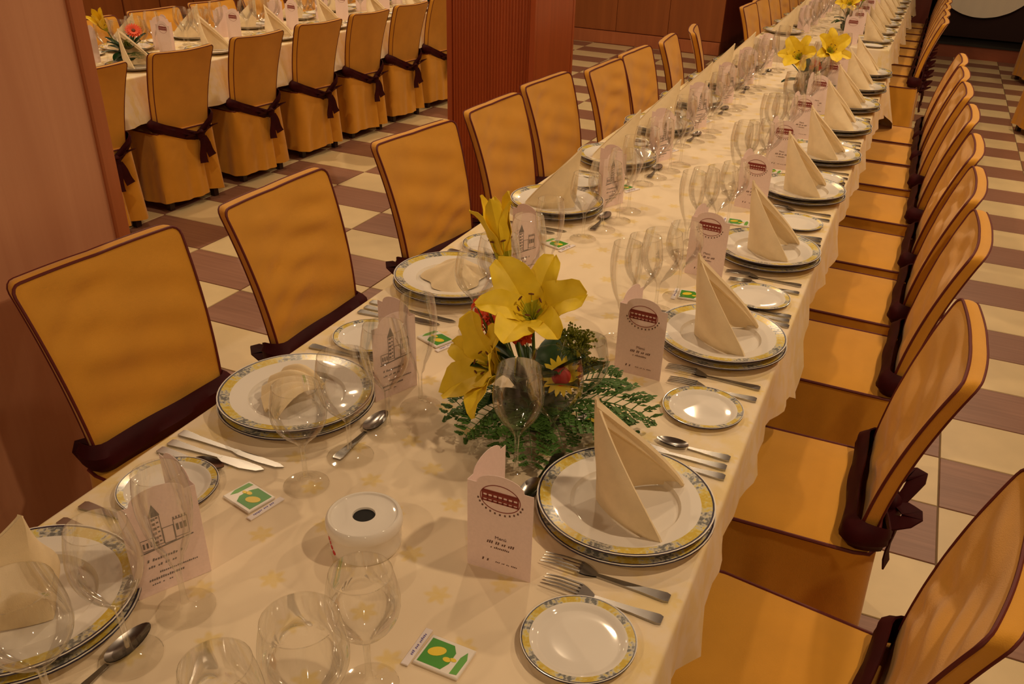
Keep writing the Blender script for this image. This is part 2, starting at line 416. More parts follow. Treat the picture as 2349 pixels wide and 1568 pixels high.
# stage
st = bpy.data.objects.new('stage', None); COL.objects.link(st); st.location = (0, 12.07, 0)
tag(st, 'low wooden stage with black top and dark backdrop', 'stage')
link('stage_front', MB().box(0.02, 3.88, 0.0, 0.04, 0, 0.14).mesh('stage_front', 'stagewood', False), st)
link('stage_top', MB().box(0.02, 3.88, -0.02, 1.98, 0.14, 0.165).mesh('stage_top', 'stage_black', False), st)
cu = MB().grid(lambda u, v: (0.03+u*3.84, 1.9+0.04*math.sin(u*130), 0.165+v*2.7), 240, 1)
link('backdrop', cu.mesh('backdrop', 'black_curtain'), st)

# ribbed mahogany column (faces -Y ribbed, +X smooth)
def column(name, x0, x1, y0, y1, label):
    c = bpy.data.objects.new(name, None); COL.objects.link(c); c.location = ((x0+x1)/2, (y0+y1)/2, 0)
    tag(c, label, 'column'); hx, hy = (x1-x0)/2, (y1-y0)/2; H = CEIL+.02
    link('core', MB().box(-hx+.012, hx-.012, -hy+.012, hy-.012, 0, H).mesh('core', 'column_red', False), c)
    nr = 26; q = MB(); wd = 2*hx-0.05
    def rib(u, v):
        ph = u*nr % 1.0
        return (-hx+.025+u*wd, -hy+.012-0.007*abs(math.sin(PI*u*nr)), v*H)
    q.grid(rib, nr*4, 1)
    link('ribbed_panel', q.mesh('ribbed_panel', 'column_red', True), c)
    link('side_panel', MB().box(hx-.012, hx, -hy+.03, hy-.03, 0, H).mesh('side_panel', 'column_red', False), c)
    for sx_ in (-1, 1):
        for sy_ in (-1, 1):
            a = sx_*(hx-.012); b_ = sy_*(hy-.012)
            link('corner_trim', MB().bevel_box(a-.014, a+.014, b_-.014, b_+.014, 0, H, .003).mesh('corner_trim', 'column_red', False), c)
    return c
column('ribbed_column', -2.23, -1.75, 4.168, 4.714, 'square red mahogany column with fine vertical ribs on one face')
# pale cherry pillar near the camera
pl = bpy.data.objects.new('pillar', None); COL.objects.link(pl); pl.location = (-2.054, 1.255, 0)
tag(pl, 'smooth pale cherry wood pillar with darker corner trim', 'pillar')
link('core', MB().box(-.295, .295, -.29, .29, 0, CEIL+.02).mesh('core', 'pillar', False), pl)
link('corner_trim', MB().bevel_box(.255, .304, .264, .306, 0, CEIL+.02, .006).mesh('corner_trim', 'trim', False), pl)
link('corner_trim', MB().bevel_box(.255, .304, -.306, -.264, 0, CEIL+.02, .006).mesh('corner_trim', 'trim', False), pl)

# ------------------------------------------------------------------ chairs (local: sitter faces +Y)
SZ, BH = 0.455, 0.90
def build_chair(seed, bow_side=1):
    R = random.Random(seed)
    ph = [R.uniform(0, 6.28) for _ in range(8)]
    p = Proto('banquet_chair', 'chair')
    hx, y0, y1 = 0.205, -0.215, 0.215
    def rr(t, hx_, ya, yb, rad):   # rounded rectangle, t in 0..1, starts mid back going +x
        cx, cy = 0, (ya+yb)/2; hw, hh = hx_, (yb-ya)/2
        per = [(0, -hh), (hw-rad, -hh), ('a', hw-rad, -hh+rad, -PI/2), (hw, hh-rad), ('a', hw-rad, hh-rad, 0), (-hw+rad, hh), ('a', -hw+rad, hh-rad, PI/2), (-hw, -hh+rad), ('a', -hw+rad, -hh+rad, PI), (0, -hh)]
        pts = []
        for e in per:
            if e[0] == 'a':
                for k in range(1, 5): a = e[3]+k/4*PI/2; pts.append((e[1]+rad*math.cos(a), e[2]+rad*math.sin(a)))
            else: pts.append(e)
        ls = [0]
        for a, b_ in zip(pts, pts[1:]): ls.append(ls[-1]+math.hypot(b_[0]-a[0], b_[1]-a[1]))
        d = t*ls[-1]
        for k in range(len(pts)-1):
            if d <= ls[k+1]+1e-9:
                f_ = (d-ls[k])/max(1e-9, ls[k+1]-ls[k]); return (cx+pts[k][0]+(pts[k+1][0]-pts[k][0])*f_, cy+pts[k][1]+(pts[k+1][1]-pts[k][1])*f_)
        return (cx+pts[-1][0], cy+pts[-1][1])
    # seat cover (top)
    q = MB()
    def seat(u, v):
        s_ = min(1, v*1.0); x, y = rr(u, hx*s_, y0*s_+0.0, y1*s_, 0.035*s_+1e-4)
        return (x, y, SZ+0.012*(1-s_**4)+0.003*math.sin(9*x+ph[0])*math.sin(8*y+ph[1])*(1-s_))
    q.grid(seat, 40, 6, closed_u=True)
    p.part('seat_cover', q.mesh('seat_cover', 'gold'))
    # skirt with pleats, inverted pleat behind
    q = MB()
    def skirt(u, v):
        fl = 0.003+0.019*v**1.1; x, y = rr(u, hx+fl*0.9, y0-fl*0.9, y1+fl*0.4, 0.035)
        w_ = 0.006*v*math.sin(u*2*PI*13+ph[2])+0.004*v*math.sin(u*2*PI*21+ph[3])
        du = abs(((u-0.07+0.5) % 1.0)-0.5)
        w_ -= 0.07*math.exp(-(du/0.013)**2)*min(1, v*2.5); w_ += .010*v*math.exp(-((du-.03)/0.012)**2)
        n_ = math.hypot(x, y); 
        return (x+w_*x/n_, y+w_*y/n_, SZ-0.002-v*(SZ-0.055)+0.006*v*math.sin(u*2*PI*5+ph[4]))
    q.grid(skirt, 120, 10, closed_u=True)
    p.part('skirt', q.mesh('skirt', 'gold'))
    q = MB(); q.tube([rr(k/48, hx+.003, y0-.003, y1+.003, .036)+(SZ-0.001,) for k in range(48)], 0.0042, 6, closed=True)
    p.part('seat_piping', q.mesh('seat_piping', 'piping'))
    # backrest cover
    zb = SZ-0.01; Ht = BH-zb; rad = 0.024
    def hw_(v): return 0.186+0.036*v
    def lean(v): return -0.168-0.020*v-0.085*v*v*0.95
    def outline(u):  # u -1..1 -> top z reduction
        x = abs(u)*hw_(1); e = max(0, x-(hw_(1)-rad)); return rad-math.sqrt(max(0, rad*rad-e*e))-0.006*(1-u*u)*-1*0
    def bk(u, v, t):   # u -1..1, v 0..1, t 0 front..1 back
        zt = Ht-outline(u)-0.010*(1-abs(u))**0.7*0.8
        z = v*zt; vv = z/Ht
        x = u*hw_(vv); bow = -0.022*(1-u*u)*vv
        wr = 0
        if t == 0:
            wr = 0.0065*math.sin(13*z/Ht+2.2*u+ph[5])*math.sin(2.5*u+ph[6])+0.004*math.sin(31*z/Ht-4*u+ph[7])*(0.5+0.5*vv)
            wr += 0.0042*math.sin(40*z/Ht+4.5*u+2*math.sin(3*u+ph[6])+ph[4])*max(0, math.sin(5*vv+1.6*u+ph[5]))
            wr *= (1-u**4)*(1-(2*v-1)**6)
        y = lean(vv)+bow-t*0.032+wr; x *= 1-.045*t
        return (x, y, zb+z)
    q = MB(); us = lambda u: math.sin((2*u-1)*PI/2*0.98)/math.sin(PI/2*0.98)
    q.grid(lambda u, v: bk(us(u), v, 0), 26, 40)
    q.grid(lambda u, v: bk(-us(u), v, 1), 26, 12)
    path = [(-1, k/20) for k in range(21)]+[(us(k/26), 1) for k in range(1, 26)]+[(1, 1-k/20) for k in range(21)]
    q.grid(lambda u, v: tuple(Vector(bk(*path[min(len(path)-1, round(u*(len(path)-1)))], 0)).lerp(Vector(bk(*path[min(len(path)-1, round(u*(len(path)-1)))], 1)), v)+Vector((0, 0, 0.004*math.sin(PI*v)))), len(path)-1, 3)
    p.part('back_cover', q.mesh('back_cover', 'gold'))
    q = MB()
    q.tube([bk(a, b_, 0) for a, b_ in path], 0.0036, 6); q.tube([bk(a, b_, 1) for a, b_ in path], 0.0026, 6)
    p.part('back_piping', q.mesh('back_piping', 'piping'))
    # sash around the foot of the backrest, dipping behind
    q = MB(); kx = 0.07*bow_side
    def sash(u, v):
        x, y = rr(u, 0.200, -0.226, -0.150, 0.03)
        bk_ = max(0, min(1, (-0.170-y)/0.05))
        if x < kx: t_ = max(0, (x+0.20)/(kx+0.20))
        else: t_ = max(0, (0.20-x)/(0.20-kx))
        dip = bk_*0.105*t_**0.9
        fr_ = 1-bk_
        sd = abs(x)/.2; top, bot = SZ+0.072+0.006*fr_-dip, SZ+0.012-0.006*fr_-dip*1.02
        z = bot+(top-bot)*v; bul = (0.010+0.036*fr_*(.35+.65*sd**4))*math.sin(PI*(v*.9+.05))+0.003*math.sin(5*PI*v+x*20)
        cy = -0.188; n_ = math.hypot(x*0.25, y-cy)+1e-6
        return (x+bul*.6*x*0.25/n_, y+bul*(y-cy)/n_-0.10*((z-SZ)/0.5)*.6, z)
    q.grid(sash, 64, 6, closed_u=True)
    p.part('sash', q.mesh('sash', 'sash', True, 0.004))
    # bow
    q = MB(); kz = SZ-0.045; ky = -0.246
    q.grid(lambda u, v: (kx+0.028*math.sin(PI*v)*math.cos(2*PI*u), ky+0.022*math.sin(PI*v)*math.sin(2*PI*u), kz+0.03*math.cos(PI*v)), 12, 6, closed_u=True)
    for sg in (-1, 1):
        lo = [(kx+sg*0.085*math.sin(PI*k/10)**0.8*(1 if k < 6 else 0.85), ky-0.012-0.03*math.sin(2*PI*k/10), kz+0.01+(0.028 if sg > 0 else 0.0)*math.sin(PI*k/10)+0.018*math.sin(2*PI*k/10)) for k in range(11)]
        q.strip(lo, [0.03+0.025*math.sin(PI*k/10) for k in range(11)], 0.004, (0, 0.35, 1))
        ln = 0.12 if sg > 0 else 0.15
        tail = [(kx+sg*(0.012+0.035*k/6)*(1 if sg > 0 else .45), ky-0.012-0.012*k/6-0.006*math.sin(k), kz-0.012-ln*k/6) for k in range(7)]
        q.strip(tail, [0.028+0.022*k/6 for k in range(7)], 0.004, (0.25, 1, 0.1))
    p.part('bow', q.mesh('bow', 'sash'))
    for lx in (-0.17, 0.17):
        for ly in (-0.175, 0.17):
            p.part('leg', MB().box(lx-.017, lx+.017, ly-.017, ly+.017, 0, SZ-0.06).mesh('leg', 'darkleg', False))
    return p
CH = [build_chair(1, 1), build_chair(2, 1), build_chair(3, 1), build_chair(4, 1)]
ORD = ['first', 'second', 'third', 'fourth', 'fifth', 'sixth', 'seventh', 'eighth', 'ninth', 'tenth']
def side_rot(side): return PI/2 if side == 'R' else -PI/2   # R sitters face -X, L face +X

# main table: aisle side (R) and pillar side (L)
R_CH = [(0.008, 1.172, -.16), (-0.058, 1.795, .0), (-0.028, 2.51, -.03), (-0.028, 3.01, -.04), (-0.024, 3.51, -.03), (-0.029, 4.08, -.02), (-0.045, 4.615, 0), (-0.055, 5.08, 0), (-0.06, 5.55, 0)]
for k, (x, y, a) in enumerate(R_CH):
    put(CH[(k+1) % 4], (x, y, 0), side_rot('R')+a, 'gold-covered chair with maroon sash, aisle side, %s from the candle holder' % ORD[k], 'chairs on the aisle side of the long table')
L_CH = [(-1.315, 1.30, -.07), (-1.27, 1.889, 0), (-1.245, 2.568, -.13), (-1.205, 3.14, -.04), (-1.205, 3.665, -.08), (-1.10, 4.15, -.04), (-1.095, 4.63, -.045), (-1.06, 5.19, .10), (-1.03, 5.70, .22)]
for k, (x, y, a) in enumerate(L_CH):
    put(CH[k % 4], (x, y, 0), side_rot('L')+a, 'gold-covered chair with maroon sash, pillar side, %s from the candle holder' % ORD[k], 'chairs on the pillar side of the long table')
# far table
for k in range(8):
    put(CH[k % 4], (-0.17+0.003*k, 7.27+0.50*k, 0), side_rot('R'), 'gold-covered chair, far table, stage side, %s from the main table' % ORD[k], 'chairs along the far table, stage side')
for k in range(9):
    put(CH[(k+2) % 4], (-0.98+.004*k, 7.10+0.475*k, 0), side_rot('L')-.03, 'gold-covered chair, far table, wood-wall side, %s from the main table' % ORD[k], 'chairs along the far table, wall side')
# table beyond the pillars (T2), a little lower and narrower, with smaller chairs
T2X0, T2X1, T2Z = -4.42, -3.66, 0.69
for k, y in enumerate((3.08, 3.665, 4.26, 4.86, 5.43, 5.98, 6.53)):
    put(CH[k % 4], (-3.73, y, 0), side_rot('R')+0.02*((k % 3)-1)-.1, 'gold-covered chair, back turned, table beyond the pillars, %s from the cherry pillar' % ORD[k], 'chairs at the table beyond the pillars, near side', scale=.92)
for k in range(7):
    put(CH[(k+1) % 4], (-4.30, 3.50+0.53*k, 0), side_rot('L')-.08, 'gold-covered chair, far side of table beyond pillars, %s from the cherry pillar' % ORD[k], 'chairs at the table beyond the pillars, far side', scale=.92)
put(CH[0], (1.24, 10.85, 0), 0.3, 'lone gold-covered chair in front of the low stage')
put(CH[1], (1.13, 8.25, 0), 0.4, 'gold-covered chair across the aisle from the far table')

# ------------------------------------------------------------------ tables and cloths
TZ = 0.75
def lerp_tab(tab, x):
    if x <= tab[0][0]: return tab[0][1]
    for (a, fa), (b_, fb) in zip(tab, tab[1:]):
        if x <= b_:
            t = (x-a)/(b_-a); return fa+(fb-fa)*t
    return tab[-1][1]
def table_with_cloth(x0, x1, y0, y1, label_t, label_c, hang_r, hang_l, hang_end, seed, group=None, TZ=TZ):
    xm, ym = (x0+x1)/2, (y0+y1)/2
    t = bpy.data.objects.new('dining_table', None); COL.objects.link(t); t.location = (xm, ym, 0)
    tag(t, label_t, 'table')
    link('tabletop', MB().bevel_box(x0-xm+.006, x1-xm-.006, y0-ym+.006, y1-ym-.006, TZ-0.04, TZ-0.004, .004).mesh('tabletop', 'darkleg', False), t)
    ys = [y0-ym+.12, y1-ym-.12]; n_ = max(1, round((y1-y0)/1.8))
    for k in range(n_+1):
        yy = ys[0]+(ys[1]-ys[0])*k/n_
        for xx in (x0-xm+.22, x1-xm-.22): link('leg', MB().box(xx-.025, xx+.025, yy-.025, yy+.025, 0, TZ-.04).mesh('leg', 'darkleg', False), t)
    R = random.Random(seed); ph = [R.uniform(0, 6.28) for _ in range(6)]
    # perimeter sampled; rings: centre line to edge, then over the edge and down
    per = []
    ny = int((y1-y0)/0.035); nx = 26
    for k in range(ny): per.append((x1, y0+(y1-y0)*k/ny, 1, 0))
    for k in range(nx): per.append((x1+(x0-x1)*k/nx, y1, 0, 1))
    for k in range(ny): per.append((x0, y1+(y0-y1)*k/ny, -1, 0))
    for k in range(nx): per.append((x0+(x1-x0)*k/nx, y0, 0, -1))
    q = MB(); rows = []
    stations = [('e', 0.0), ('r', .3), ('r', .6), ('r', 1.0)]+[('h', k/7) for k in range(1, 8)]
    for kind, s_ in stations:
        row = []
        for x, y, nx_, ny_ in per:
            r_ = 0.008
            L = hang_r(y) if nx_ > 0 else hang_l(y) if nx_ < 0 else hang_end(x)
            # cloth falls further at the corners of the table
            if kind == 'e': p_ = (x-nx_*r_, y-ny_*r_, TZ)
            elif kind == 'r': a = s_*PI/2; p_ = (x-nx_*r_+nx_*r_*math.sin(a), y-ny_*r_+ny_*r_*math.sin(a), TZ-r_*(1-math.cos(a)))
            else:
                tcoord = (y if nx_ else x)
                wv = 0.010*math.sin(tcoord*17+ph[0])+0.006*math.sin(tcoord*39+ph[1])
                out = s_*(0.004+0.08*L+max(0, L-.12)*.35+wv*L/0.15)
                p_ = (x+nx_*max(out, 0.0015), y+ny_*max(out, 0.0015), TZ-r_-s_*L)
            row.append(p_)
        rows.append(row)
    n_ = len(per)
    for row in rows: q.v += row
    for j in range(len(rows)-1):
        for i in range(n_): q.f.append((j*n_+i, j*n_+(i+1) % n_, (j+1)*n_+(i+1) % n_, (j+1)*n_+i)); q.m.append(0)
    # flat top as a grid inside the first ring
    def top(u, v): return (x0+.008+(x1-x0-.016)*u, y0+.008+(y1-y0-.016)*v, TZ)
    q.grid(top, 24, ny)
    # shift to local
    q.v = [(a-xm*0, b_, c) for a, b_, c in q.v]
    o = link('tablecloth', q.mesh('tablecloth', 'cloth')); tag(o, label_c, 'tablecloth', group)
    return t
HR = [(-.6, .12), (.65, .10), (.90, .10), (1.04, .155), (1.14, .09), (1.3, .10), (1.5, .115), (1.75, .125), (1.94, .15), (2.08, .23), (2.20, .14), (2.3, .115), (2.6, .12), (2.9, .16), (3.05, .12), (3.4, .11), (3.95, .14), (4.4, .12), (5.1, .13), (5.45, .16), (5.69, .32)]
table_with_cloth(-1.1175, -0.1338, 0.16, 5.70, 'long dark-legged banquet table under the main cream cloth', 'cream cloth with golden flower motifs on the long main table',
                 lambda y: lerp_tab(HR, y), lambda y: .13+.02*math.sin(y*5), lambda x: .16 if x < -.32 else lerp_tab([(-.32, .16), (-.145, .32)], x), 1)
table_with_cloth(-1.10, -0.19, 6.63, 11.4, 'second long banquet table standing near the stage', 'cream cloth on the second long table near the stage',
                 lambda y: .17+.03*math.sin(y*6), lambda y: .17, lambda x: .2, 2)
table_with_cloth(T2X0, T2X1, 2.3, 7.7, 'long banquet table standing beyond the pillars', 'pale cloth hanging deep on the table beyond the pillars',
                 lambda y: .215+.004*math.sin(y*7), lambda y: .2, lambda x: .2, 3, TZ=T2Z)
# stage table with a white half-round overlay hanging in front
sg = bpy.data.objects.new('stage_table', None); COL.objects.link(sg); sg.location = (.6, 12.85, .1655)
tag(sg, 'dark long table standing on the low stage', 'table')
link('tabletop', MB().bevel_box(-.52, 1.6, -.4, .4, .74, .775, .004).mesh('tabletop', 'stage_black', False), sg)
link('front_panel', MB().box(-.50, 1.57, -.37, -.35, 0.02, .74).mesh('front_panel', 'black_curtain', False), sg)
for xx in (-.47, 1.55):
    for yy in (-.33, .35): link('leg', MB().box(xx-.025, xx+.025, yy-.025, yy+.025, 0, .74).mesh('leg', 'darkleg', False), sg)
q = MB()
def swag(u, v):
    x = (2*u-1)*.60; drop = .52*math.sqrt(max(0, 1-(2*u-1)**2))+.004
    if v < .25: return (x, -.15-.26*v/.25, .779)
    t_ = (v-.25)/.75; return (x, -.412-.012*t_-.006*math.sin(u*60)*t_, .779-drop*t_)
q.grid(swag, 48, 16)
o = link('white_overlay', q.mesh('white_overlay', 'whitecloth', True, .003)); o.location = (.56, 12.85, .1655)
tag(o, 'white half-round cloth hanging over the front of the stage table', 'cloth')

# ------------------------------------------------------------------ tableware prototypes
def plate_mesh(R, well, h, nm):
    prof = [(0, .004), (well*.6, .004), (well*.93, .004), (well*.97, .0044), (well, .006), (well*1.03, h*.55), (R*.80, h*.80), (R*.845, h*.85), (R*.965, h*.98), (R*.985, h), (R, h), (R, h-.003), (R*.9, h*.6), (well*1.05, .0015), (well*.8, 0), (well*.7, .001), (0, .001)]
    mis = [0, 0, 0, 0, 0, 0, 0, 1, 2, 0, 2, 0, 0, 0, 0, 0]
    return MB().lathe(prof, 56, mis=mis).mesh(nm, ['china', 'rim', 'rimline'])
dinner = Proto('dinner_plate', 'plate', plate_mesh(.150, .092, .022, 'dinner_plate'))
soup = Proto('soup_plate', 'plate', plate_mesh(.148, .090, .024, 'soup_plate'))
bread = Proto('bread_plate', 'plate', plate_mesh(.0815, .060, .012, 'bread_plate'))
def glass(nm, prof, n=28):
    return MB().lathe(prof, n).mesh(nm, 'glass')
def goblet(nm, H, rb, rr_, zs, rf, stem=.0042, bw=.55):
    """foot radius rf, stem top zs, bowl radius rb, rim rr_, height H; outer wall then inner wall"""
    o_ = [(rf, .0004), (rf+.0008, .0012), (rf, .0022), (rf*.8, .0030), (rf*.3, .0065), (stem*1.3, .012), (stem, .03), (stem*.92, zs*.6), (stem*1.1, zs*.9), (stem*2.2, zs)]
    z1 = H-zs
    def R(t): # bowl radius
        if t < bw: return rb*math.sin(PI/2*(t/bw))**0.62
        return rb+(rr_-rb)*((t-bw)/(1-bw))**1.6
    for k in range(1, 13): t = k/12; o_.append((max(R(t), stem*2.2), zs+.002+z1*t-.002*t))
    i_ = [(rr_+.0005, H+.0006), (rr_-.0004, H+.0010), (rr_-.0013, H+.0004), (rr_-.0012, H-.0012)]
    return glass(nm, o_+i_)
G = {
 'red': ('wine_glass', 'wine glass', goblet('wine_glass', .195, .046, .038, .085, .038)),
 'water': ('water_goblet', 'goblet', goblet('water_goblet', .205, .051, .043, .080, .041)),
 'tall': ('tall_wine_glass', 'wine glass', goblet('tall_wine_glass', .222, .044, .036, .095, .040)),
 'flute': ('champagne_flute', 'flute', goblet('champagne_flute', .238, .036, .031, .085, .040, bw=.72))}
GP = {k: Proto(a, b_, c) for k, (a, b_, c) in G.items()}
# cutlery lies along +Y from handle end (y=0) to tip
def handle(q, L):
    st_ = [(0, .0075, .0035), (.006, .0095, .004), (.02, .0085, .004), (.045, .0062, .0036), (L*.45, .0042, .0034), (L*.56, .0034, .0034)]
    v = []
    for y, hw, th in st_: v += [(-hw, y, 0), (hw, y, 0), (hw, y, th), (-hw, y, th)]
    f = [(0, 1, 2, 3)]
    for j in range(len(st_)-1):
        for i in range(4): f.append((j*4+i, j*4+4+i, j*4+4+(i+1) % 4, j*4+(i+1) % 4))
    f.append(tuple(len(v)-4+i for i in (3, 2, 1, 0)))
    q.add(v, f); return q
def fork_mesh(L):
    q = handle(MB(), L)
    a, b_ = L*.555, L*.70
    def head(u, v):
        w_ = .0036+.009*min(1, v*1.4)**.8; return ((2*u-1)*w_, a+(b_-a)*v, .003+.006*v)
    q.grid(head, 4, 5); q.grid(lambda u, v: (lambda p_: (p_[0], p_[1], p_[2]-.002))(head(1-u, v)), 4, 5)
    for k in range(4):
        x = -.0108+.0072*k
        q.tube([(x, b_-.004, .0085), (x, b_+(L-b_)*.5, .0085), (x*.98, L-.003, .006), (x*.97, L, .0055)], [.0019, .0017, .0013, .0006], 5)
    return q.mesh('fork', 'steel')
def knife_mesh(L, wide=.0):
    q = handle(MB(), L)
    a = L*.53
    pts = [(-.0045, a), (.0045, a), (.0085+wide*.6, a+(L-a)*.15), (.0095+wide, a+(L-a)*.55), (.007+wide*.5, a+(L-a)*.88), (.0, L), (-.005, L-.012), (-.006-wide*.4, a+(L-a)*.5)]
    n = len(pts); v = [(x, y, .0012) for x, y in pts]+[(x, y, .0032) for x, y in pts]
    q.add(v, [tuple(range(n-1, -1, -1)), tuple(range(n, 2*n))]+[(i, (i+1) % n, n+(i+1) % n, n+i) for i in range(n)])
    return q.mesh('knife', 'steel')
def spoon_mesh(L):
    q = handle(MB(), L)
    a = L*.56; lb = L-a
    def bowl(u, v):
        an = 2*PI*u; r_ = v; x = .0195*L/.2*r_*math.sin(an)*(1+.12*math.cos(an)); y = a+lb*.5+lb*.5*r_*-math.cos(an)
        return (x, y, .004-.0035*(1-r_*r_)+.004*r_*r_)
    q.grid(bowl, 24, 5, closed_u=True)
    q.grid(lambda u, v: (lambda p_: (p_[0], p_[1], p_[2]-.0014))(bowl(1-u, v)), 24, 5, closed_u=True)
    return q.mesh('spoon', 'steel')
fork = Proto('fork', 'fork', fork_mesh(.205)); fork_s = Proto('fish_fork', 'fork', fork_mesh(.188))
knife = Proto('table_knife', 'knife', knife_mesh(.235)); fishk = Proto('fish_knife', 'knife', knife_mesh(.205, .005))
tspoon = Proto('coffee_spoon', 'spoon', spoon_mesh(.142))
spoon = Proto('dessert_spoon', 'spoon', spoon_mesh(.172)); dfork = Proto('dessert_fork', 'fork', fork_mesh(.165))

# napkins: local +Y = towards the table centre, tip up there, wings open to the sitter (-Y)
def napkin_up(seed, H=.175, spread=.085):
    R = random.Random(seed); a0 = R.uniform(-.3, .3)
    q = MB()
    def base(s):   # s -1..1 along the U; returns xy
        a = abs(s); x = math.copysign(spread*(1-(1-a)**1.7)*(1 if s > 0 else .92), s); y = .055-.135*a**1.15
        return x, y
    def wall(u, v):
        s = 2*u-1; x, y = base(s); a = abs(s)
        hh = H*(1-a)**.82+.006*(1-a)+.004
        z = v*hh; lean_ = .028*v*(1-a)+.030*math.sin(PI*v)*math.sin(PI*a)
        xx = x*(1-.35*v*(1-a))+a0*.05*v+math.copysign(.010*math.sin(PI*v)*a*(1-a)*4, s)
        return (xx+.004*math.sin(v*9+s*4+a0*9)*(1-a), y+lean_*.6, z)
    q.grid(wall, 36, 10)
    me = q.mesh('napkin', 'napkin', True, .0045)
    # turned-over fold running along the sloping edge of one wing
    q2 = MB()
    def fold(u, v):
        s = .03+.93*u; x, y = base(s); a = abs(s)
        hh = H*(1-a)**.82+.006*(1-a)+.004; w_ = .036*(1-.55*u)
        z = max(.003, hh-w_*v*1.05); x2 = x*(1-.35*(z/max(hh, .01))*(1-a))+a0*.05*(z/max(hh, .01))
        out = -(.007+.008*math.sin(PI*v)+.003*math.sin(v*3*PI))
        return (x2+out*.9, y+.028*(z/max(hh, .01))*(1-a)*.6+out*.35, z+.004*(1-v))
    q2.grid(fold, 24, 5)
    return me, q2.mesh('folded_edge', 'napkin', True, .003)
NAP = []
for sd in (1, 2, 3):
    p = Proto('napkin', 'napkin'); a, b_ = napkin_up(sd, .168+.006*sd, .080+.003*sd); p.mesh = a; p.part('folded_edge', b_); NAP.append(p)
def napkin_flat(seed):
    R = random.Random(seed); q = MB(); ph = R.uniform(0, 6)
    def fan(u, v):
        an = (-.85+1.7*u); r_ = .012+.115*v
        z = .004+.034*(1-v)*.6+.018*abs(math.sin(u*PI*5))*v+.022*math.sin(PI*v)
        return (r_*math.sin(an), .055-r_*math.cos(an), z)
    q.grid(fan, 40, 8)
    return q.mesh('napkin', 'napkin', True, .003)
def napkin_low(seed):
    q = MB()
    def cone(u, v):
        an = 2*PI*u; r_ = (.085+.012*math.sin(3*an+1)+.006*math.sin(7*an))*v
        z = .055*(1-v)**.8+.008*math.sin(5*an+v*3)*v*(1-v)*2+.002
        return (r_*math.cos(an)*1.05, r_*math.sin(an)*.9+.01*(1-v), z)
    q.grid(cone, 48, 10, closed_u=True)
    return q.mesh('napkin', 'napkin', True, .003)
nap_flat = Proto('napkin', 'napkin', napkin_flat(3)); nap_low = Proto('napkin', 'napkin', napkin_low(3))

# folded menu card: local X along the front panel, front faces -Y, hinge at x=-w/2
CW, CHT, OPEN = .104, .160, math.radians(82)
def card_panel():
    pts = [(0, 0), (CW, 0), (CW, CHT), (CW*.86, CHT)]
    for k in range(1, 12): a = PI*k/12; pts.append((CW*.5+CW*.36*math.cos(a), CHT+.020*math.sin(a)))
    pts += [(CW*.14, CHT), (0, CHT)]
    q = MB(); q.poly(pts, .0007)
    q.v = [(x, -z, y) for x, y, z in q.v]; q.f = [tuple(reversed(f)) for f in q.f]
    return q.mesh('card_panel', 'paper', False)
def bars(lst, mat, nm, th=.0004):
    """flat printed marks: list of polygons in (x, z) just in front of the panel"""
    q = MB()
    for pts in lst: 
        n0 = len(q.v); q.poly(pts, th)
    q.v = [(x, -.0007-z, y) for x, y, z in q.v]; q.f = [tuple(reversed(f)) for f in q.f]
    return q.mesh(nm, mat, False)
def rect(x0, x1, z0, z1): return [(x0, z0), (x1, z0), (x1, z1), (x0, z1)]
def squiggle(xc, z, w_, h, n, rng):
    out = []; x = xc-w_/2; step = w_/n
    for k in range(n):
        if rng.random() < .14: x += step; continue
        hh = h*rng.uniform(.55, 1.0); sl = .25*hh
        out.append([(x, z), (x+step*.62, z), (x+step*.62+sl, z+hh), (x+sl, z+hh)]); x += step
    return out
rg = random.Random(5)
cx, cz, ea, eb = CW*.5, CHT-.020, .031, .0225
logo = []
for k in range(40):  # elliptical ring
    a, b_ = 2*PI*k/40, 2*PI*(k+1)/40
    if -2.5 < 0: logo.append([(cx+ea*math.cos(a), cz+eb*math.sin(a)), (cx+(ea+.0012)*math.cos(a), cz+(eb+.0012)*math.sin(a)), (cx+(ea+.0012)*math.cos(b_), cz+(eb+.0012)*math.sin(b_)), (cx+ea*math.cos(b_), cz+eb*math.sin(b_))])
logo.append(rect(cx-.028, cx+.028, cz+.009, cz+.0118)); logo.append(rect(cx-.028, cx+.028, cz-.0005, cz+.0012)); logo.append(rect(cx-.028, cx+.028, cz-.009, cz-.0065))
for k in range(8):
    x = cx-.028+.056*k/7.0; logo.append(rect(x-.0013, x+.0013, cz-.009, cz+.0095))
for k in range(7):
    x = cx-.024+.048*k/6.0; logo.append(rect(x-.0028, x+.0028, cz+.0045, cz+.0095)); logo.append(rect(x-.0028, x+.0028, cz-.0045, cz-.0005))
logo_me = bars(logo, 'ink_red', 'logo')
marks = []
for k in range(13):
    a = PI+PI*(k+1)/14; x = cx+(ea+.005)*math.cos(a); z = cz+(eb+.006)*math.sin(a); marks.append(rect(x-.0012, x+.0014, z-.0016, z+.0016))
marks += squiggle(CW*.52, .054, .045, .0055, 13, rg); marks += squiggle(CW*.50, .0455, .034, .0038, 12, rg)
marks += squiggle(CW*.27, .018, .016, .006, 4, rg); marks += squiggle(CW*.62, .019, .036, .0022, 14, rg)
text_me = bars(marks, 'ink_dark', 'print')
def text_mesh(body, size, mat, nm):
    cu = bpy.data.curves.new(nm, 'FONT'); cu.body = body; cu.size = size; cu.align_x = 'CENTER'; cu.extrude = .0002; cu.resolution_u = 2
    o = bpy.data.objects.new(nm, cu); COL.objects.link(o)
    me = bpy.data.meshes.new_from_object(o.evaluated_get(bpy.context.evaluated_depsgraph_get()))
    bpy.data.objects.remove(o); me.name = nm; me.materials.clear(); me.materials.append(M[mat])
    return me
